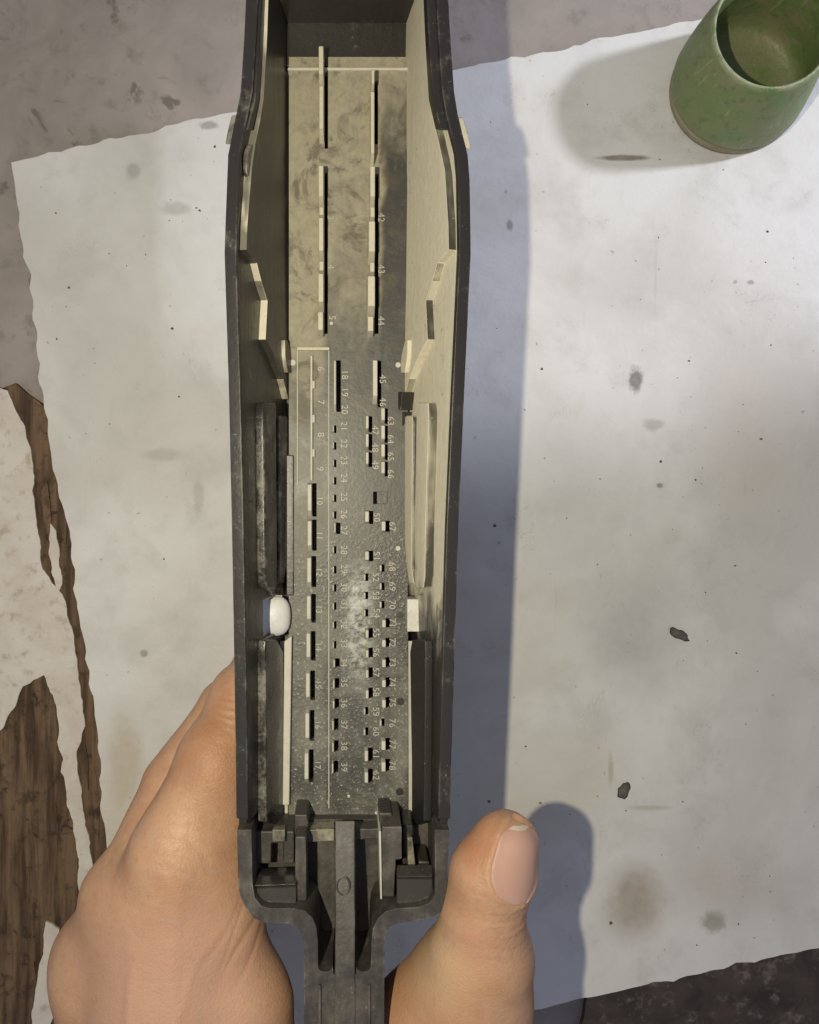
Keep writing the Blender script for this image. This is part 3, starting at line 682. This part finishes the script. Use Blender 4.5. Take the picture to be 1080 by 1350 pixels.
prism('divider_edge', [(499.5, 1096), (502.7, 1096), (504, 1186), (501.5, 1186)], 26.0, 28.3, M_RIBLOW, H, .02)
prism('latch_plate', [(333, 1096), (388, 1096), (388, 1139), (373.5, 1139), (373.5, 1112), (358, 1112), (357, 1139), (333, 1139)], 26.6, 28.0, M_FRAME, H, .04)
prism('lintel', rect(359, 1094, 376, 1110), 26.3, 26.7, M_LEDGE, H, .03)
prism('latch_plate', [(531, 1088), (545, 1088), (546, 1140), (531, 1140)], 26.7, 28.0, M_CLEAN, H, .04)
prism('latch_plate', [(552, 1136), (566, 1136), (566, 1142), (552, 1142)], 26.3, 28.0, M_CLEAN, H, .03)
prism('latch_rib', [(537, 1104), (544, 1104), (548, 1142), (538, 1142)], 26.4, 28.0, M_LEDGE, H, .03)
def wedge(name, x0, x1, prof, mat, tilt=0):
    V = []
    for x, dy in ((x0, tilt), (x1, 0)):
        for y, d in prof: V.append(P(x, y + dy, d))
    n = len(prof); F = [tuple(range(n)), tuple(range(2 * n - 1, n - 1, -1))] + [(i, (i + 1) % n, n + (i + 1) % n, n + i) for i in range(n)]
    o = link(name, mesh(name, V, F), mat, H); bevel(o, .05, 3); return o
wedge('centre_bar', 441.5, 468.5, [(1082, 26.25), (1160, 25.8), (1268, 25.32), (1300, 25.24), (1436, 25.24), (1436, 28.0), (1082, 28.6)], M_FRAME, 0)
wedge('latch', 335, 391, [(1143, 26.6), (1160, 25.8), (1166, 25.55), (1168.5, 25.75), (1199, 25.62), (1197, 27.9), (1143, 27.9)], M_GLOSS, 2)
wedge('latch', 523, 571, [(1140, 26.0), (1156, 25.55), (1158.5, 25.72), (1197, 25.6), (1193, 27.9), (1140, 27.9)], M_GLOSS, 0)

# ------------------------------------------------------------------ the hand (one continuous surface)
def c3(px, py, d): return np.array(P(px, py, d)) / CM      # cm
caps = []   # (a, b, ra, rb, k)
def chain(pts, k=0.35):
    for (a, ra), (b, rb) in zip(pts, pts[1:]): caps.append((c3(*a), c3(*b), ra, rb, k))
# index
chain([((230, 1122, 27.05), 1.24), ((283, 1005, 27.5), 1.10), ((321, 920, 28.3), 0.95), ((345, 880, 29.6), 0.86), ((400, 905, 30.9), 0.80), ((455, 940, 30.9), 0.66)], .45)
# middle
chain([((165, 1175, 28.3), 1.02), ((226, 1035, 28.9), 0.92), ((298, 932, 29.8), 0.86), ((350, 925, 31.2), 0.82), ((410, 965, 32.4), .76), ((460, 1005, 32.4), .64)], .16)
# ring, little finger
chain([((135, 1250, 29.4), .98), ((240, 1070, 31.2), .84), ((300, 1010, 32.3), .82), ((380, 1050, 33.6), .72), ((430, 1090, 33.6), .60)], .22)
chain([((135, 1330, 30.8), .88), ((250, 1150, 32.4), .74), ((310, 1110, 33.4), .70), ((380, 1150, 34.4), .62), ((420, 1180, 34.4), .52)], .22)
# back of the hand
K = 1.1
for a, ra, b, rb in [((236, 1140, 27.1), 1.26, (250, 1640, 27.0), 1.6), ((172, 1195, 27.8), 1.15, (180, 1660, 27.3), 1.6),
                     ((126, 1262, 28.9), 1.05, (120, 1670, 28.2), 1.4), ((118, 1340, 30.2), 1.0, (100, 1680, 29.2), 1.3),
                     ((292, 1045, 27.7), .85, (293, 1190, 27.6), 1.0), ((205, 1190, 27.3), 1.15, (215, 1640, 27.1), 1.5), ((160, 1195, 28.3), 1.0, (118, 1285, 28.9), 1.08), ((284, 1170, 27.6), 1.0, (324, 1320, 27.7), 1.2), ((324, 1320, 27.7), 1.2, (320, 1500, 27.7), 1.5)]:
    caps.append((c3(*a), c3(*b), ra, rb, K))
# wrist and forearm
chain([((180, 1650, 28.0), 2.2), ((160, 1900, 28.2), 2.3), ((130, 2400, 28.0), 3.0)], 1.2)
# thumb
chain([((665, 1113, 25.1), .92), ((650, 1152, 25.2), 1.08), ((637, 1206, 25.5), 1.10), ((634, 1262, 25.9), 1.42), ((624, 1315, 26.3), 1.62), ((575, 1400, 27.0), 1.6)], .45)
chain([((606, 1268, 26.9), 1.15), ((552, 1350, 27.1), 1.4), ((470, 1490, 27.6), 1.6), ((320, 1620, 27.9), 1.8)], .7)
# web between thumb and index
chain([((330, 1350, 27.8), .8), ((385, 1430, 27.8), .9), ((470, 1450, 27.7), .9)], .6)

lo = np.array([-12.0, -40.0, 0.6]); hi = np.array([7.0, -3.4, 13.0]); vox = 0.078
lo[1] = -30.0
dims = np.ceil((hi - lo) / vox).astype(int) + 1
ax = [lo[i] + np.arange(dims[i]) * vox for i in range(3)]
G = np.full(dims, 3.0, np.float32)
for a, b, ra, rb, k in caps:
    m = max(ra, rb) + 1.6
    i0 = np.maximum(((np.minimum(a, b) - m - lo) / vox).astype(int), 0); i1 = np.minimum(((np.maximum(a, b) + m - lo) / vox).astype(int) + 2, dims)
    if (i1 <= i0).any(): continue
    X = ax[0][i0[0]:i1[0]][:, None, None]; Y = ax[1][i0[1]:i1[1]][None, :, None]; Z = ax[2][i0[2]:i1[2]][None, None, :]
    ab = b - a; L2 = ab @ ab
    h = np.clip(((X - a[0]) * ab[0] + (Y - a[1]) * ab[1] + (Z - a[2]) * ab[2]) / L2, 0, 1)
    dd = np.sqrt((X - a[0] - ab[0] * h) ** 2 + (Y - a[1] - ab[1] * h) ** 2 + (Z - a[2] - ab[2] * h) ** 2) - (ra + (rb - ra) * h)
    sub = G[i0[0]:i1[0], i0[1]:i1[1], i0[2]:i1[2]]
    hh = np.clip(0.5 + 0.5 * (sub - dd) / k, 0, 1)
    G[i0[0]:i1[0], i0[1]:i1[1], i0[2]:i1[2]] = sub + (dd - sub) * hh - k * hh * (1 - hh)

def surface_nets(G, lo, vox):
    S = G < 0; n = np.array(G.shape) - 1
    c = np.zeros(n, np.int32)
    for dx in (0, 1):
        for dy in (0, 1):
            for dz in (0, 1): c += S[dx:dx + n[0], dy:dy + n[1], dz:dz + n[2]]
    act = np.argwhere((c > 0) & (c < 8))
    ids = -np.ones(n, np.int64); ids[tuple(act.T)] = np.arange(len(act))
    acc = np.zeros((len(act), 3)); cnt = np.zeros(len(act))
    corners = [(i, j, k) for i in (0, 1) for j in (0, 1) for k in (0, 1)]
    for p in corners:
        for axi in range(3):
            if p[axi]: continue
            q = list(p); q[axi] = 1
            A = G[act[:, 0] + p[0], act[:, 1] + p[1], act[:, 2] + p[2]]; B = G[act[:, 0] + q[0], act[:, 1] + q[1], act[:, 2] + q[2]]
            x = (A < 0) != (B < 0); t = np.where(x, A / np.where(x, A - B, 1), 0)
            pt = np.tile(np.array(p, float), (len(act), 1)); pt[:, axi] += t
            acc[x] += pt[x]; cnt[x] += 1
    V = lo + (act + acc / cnt[:, None]) * vox
    F = []
    for axi in range(3):
        u, v = [(1, 2), (2, 0), (0, 1)][axi]
        A = S[tuple(slice(0, -1) if i == axi else slice(None) for i in range(3))]; B = S[tuple(slice(1, None) if i == axi else slice(None) for i in range(3))]
        e = np.argwhere(A != B)
        e = e[(e[:, u] > 0) & (e[:, v] > 0) & (e[:, u] < n[u]) & (e[:, v] < n[v])]
        sgn = A[tuple(e.T)]
        def cell(du, dv):
            q = e.copy(); q[:, u] -= du; q[:, v] -= dv; return ids[tuple(q.T)]
        q = np.stack([cell(0, 0), cell(1, 0), cell(1, 1), cell(0, 1)], 1)
        q[~sgn] = q[~sgn][:, ::-1]
        F.append(q)
    return V, np.concatenate(F)
HV, HF = surface_nets(G, lo, vox)

# thumb nail: local frame
tipc = c3(664, 1114, 25.1); root_ = c3(641, 1200, 25.45)
axis = tipc - root_; axis /= np.linalg.norm(axis)
nrm = np.array([0.52, 0.10, 0.85]); nrm -= axis * (nrm @ axis); nrm /= np.linalg.norm(nrm)
side = np.cross(axis, nrm); side /= np.linalg.norm(side)     # towards the right / away
ncen = tipc + axis * 0.02
TMAX = 1.02                                                    # half the nail's wrap round the thumb (rad)
def nail_half(v):     # v: -1 at the root .. 1 at the tip -> share of the wrap
    lo_ = math.sqrt(max(0.0, 1 - (max(0.0, -v - 0.05) / .95) ** 2.2))
    hi_ = math.sqrt(max(0.0, 1 - (max(0.0, v - .45) / .60) ** 2.6))
    return min(lo_, hi_) * (0.94 + .06 * v)
NL = 1.06; ncen = tipc + axis * 0.04
rel = HV - ncen
lu = rel @ side; lv = rel @ axis / NL; ln_ = rel @ nrm
ang = np.arctan2(lu, ln_); rad_ = np.hypot(lu, ln_)
hw = np.array([nail_half(v) if -1 <= v <= 1.04 else 0 for v in lv]) * TMAX
dist_in = np.minimum((hw - np.abs(ang)) * np.maximum(rad_, .2), np.minimum(lv + 1, 1.04 - lv) * NL)
near = (np.abs(lv) < 1.5) & (np.abs(ang) < 1.6) & (rad_ < 1.6)
push = np.where(near, np.interp(dist_in, [-.30, -.09, -.015, .05, 5], [0, .04, .035, -.05, -.045]), 0)
# creases over the thumb joint and the knuckles
def crease(cpx, ax_, width, depth, off, span, wob):
    global push
    r = HV - cpx
    s_ = r @ ax_
    u_ = np.linalg.norm(r - np.outer(s_, ax_), axis=1)
    g = np.exp(-((s_ - off - wob * np.sin(r[:, 0] * 3.1 + off * 5)) / width) ** 2) * np.exp(-(u_ / span) ** 4)
    push = push - depth * g
jc = c3(648, 1205, 25.2) + nrm * .9
for o_, d_ in ((-.75, .022), (-.52, .03), (-.36, .05), (-.20, .035), (-.08, .06), (.08, .055), (.2, .04), (.34, .055), (.5, .035), (.7, .02)): crease(jc, axis, .045, d_, o_, .95, .07)
ix = c3(321, 920, 28.3) - c3(230, 1122, 27.05); ix /= np.linalg.norm(ix)
for o_, d_ in ((-.5, .02), (-.3, .03), (-.12, .04), (.05, .042), (.22, .034), (.42, .022)): crease(c3(300, 935, 27.2), ix, .05, d_, o_, .8, .08)
for o_, d_ in ((-.6, .018), (-.3, .024), (0, .026), (.3, .022), (.55, .016)): crease(c3(235, 1125, 25.8), ix, .07, d_, o_, .9, .12)
wx_ = c3(350, 1230, 27) - c3(250, 1180, 27); wx_ /= np.linalg.norm(wx_)
for o_, d_ in ((-.7, .02), (-.35, .03), (0., .035), (.3, .03)): crease(c3(325, 1235, 26.4), wx_, .06, d_, o_, 1.3, .12)
# tendons and veins on the back of the hand
def ridge(a, b, wd, ht):
    global push
    a = c3(*a); b = c3(*b); ab = b - a; h = np.clip(((HV - a) @ ab) / (ab @ ab), 0, 1)
    q = a + h[:, None] * ab + np.stack([np.sin(h * 9 + a[0]) * .12, h * 0, h * 0], 1)
    d2 = np.hypot(HV[:, 0] - q[:, 0], HV[:, 1] - q[:, 1])
    push = push + np.where(HV[:, 2] > 6.5, ht * np.exp(-(d2 / wd) ** 2) * np.sin(np.pi * np.clip(h, .02, .98)) ** .5, 0)
ridge((236, 1140, 26), (230, 1480, 26), .22, .035)
ridge((165, 1210, 26), (190, 1480, 26), .20, .03)
ridge((205, 1180, 26), (150, 1420, 26), .14, .03)
ridge((285, 1230, 26), (200, 1400, 26), .13, .025)
nv = np.zeros_like(HV)
a0, a1, a2, a3 = (HV[HF[:, i]] for i in range(4)); fn = np.cross(a2 - a0, a3 - a1)
for i in range(4): np.add.at(nv, HF[:, i], fn)
nv /= np.linalg.norm(nv, axis=1)[:, None] + 1e-9
if np.mean(np.einsum('ij,ij->i', nv, HV - HV.mean(0))) < 0: nv = -nv; HF = HF[:, ::-1]
low = (np.sin(HV[:, 0] * 2.3 + HV[:, 1] * 1.1) + np.sin(HV[:, 1] * 2.9 - HV[:, 2] * 1.7)) * .010
HV = HV + nv * (push + low)[:, None]
me = bpy.data.meshes.new('left_hand'); me.from_pydata((HV * CM).tolist(), [], HF.tolist()); me.update()
hand = link('person', me, M_SKIN, None, True)
hand.modifiers.new('smooth', 'SMOOTH').factor = 0.35
hand.modifiers[-1].iterations = 1
tag(hand, 'bare left hand gripping the housing between thumb and index finger, wrist at lower left', 'person')
bvh = BVHTree.FromPolygons([Vector(v) for v in HV.tolist()], [tuple(f) for f in HF.tolist()])
Nu, Nv = 19, 25; NVv = []; NF = []
for j in range(Nv):
    v = -0.985 + (1.02 + .985) * j / (Nv - 1); hwj = nail_half(v) * TMAX
    for i in range(Nu):
        th = (-1 + 2 * i / (Nu - 1)) * hwj
        dr = nrm * math.cos(th) + side * math.sin(th)
        base = ncen + axis * (v * NL) - axis * max(0, v - .4) * .55
        tgt = ncen + axis * (v * NL)
        p = tgt + dr * 2.0
        dv = base - p; dv = dv / np.linalg.norm(dv)
        hit = bvh.ray_cast(Vector(p.tolist()), Vector(dv.tolist()), 3.0)[0]
        q = np.array(hit) if hit is not None else base + dr * .8
        NVv.append(q - dv * .038)
NVv = np.array(NVv).reshape(Nv, Nu, 3)
for _ in range(3):
    t_ = NVv.copy(); t_[1:-1, 1:-1] = (NVv[:-2, 1:-1] + NVv[2:, 1:-1] + NVv[1:-1, :-2] + NVv[1:-1, 2:]) / 4; NVv = t_
for j in range(Nv - 1):
    for i in range(Nu - 1): NF.append((j * Nu + i, j * Nu + i + 1, (j + 1) * Nu + i + 1, (j + 1) * Nu + i))
nm = bpy.data.meshes.new('thumbnail'); nm.from_pydata((NVv.reshape(-1, 3) * CM).tolist(), [], NF); nm.update()
nail = link('thumbnail', nm, M_NAIL, hand, True)
nm.materials.append(M_NAILTIP)
for pi, pg in enumerate(nm.polygons):
    if pi // (Nu - 1) >= Nv - 3: pg.material_index = 1
nail.modifiers.new('s', 'SOLIDIFY').thickness = 0.0006
nail.modifiers[-1].offset = -1
nail.modifiers.new('ss', 'SUBSURF').render_levels = 1
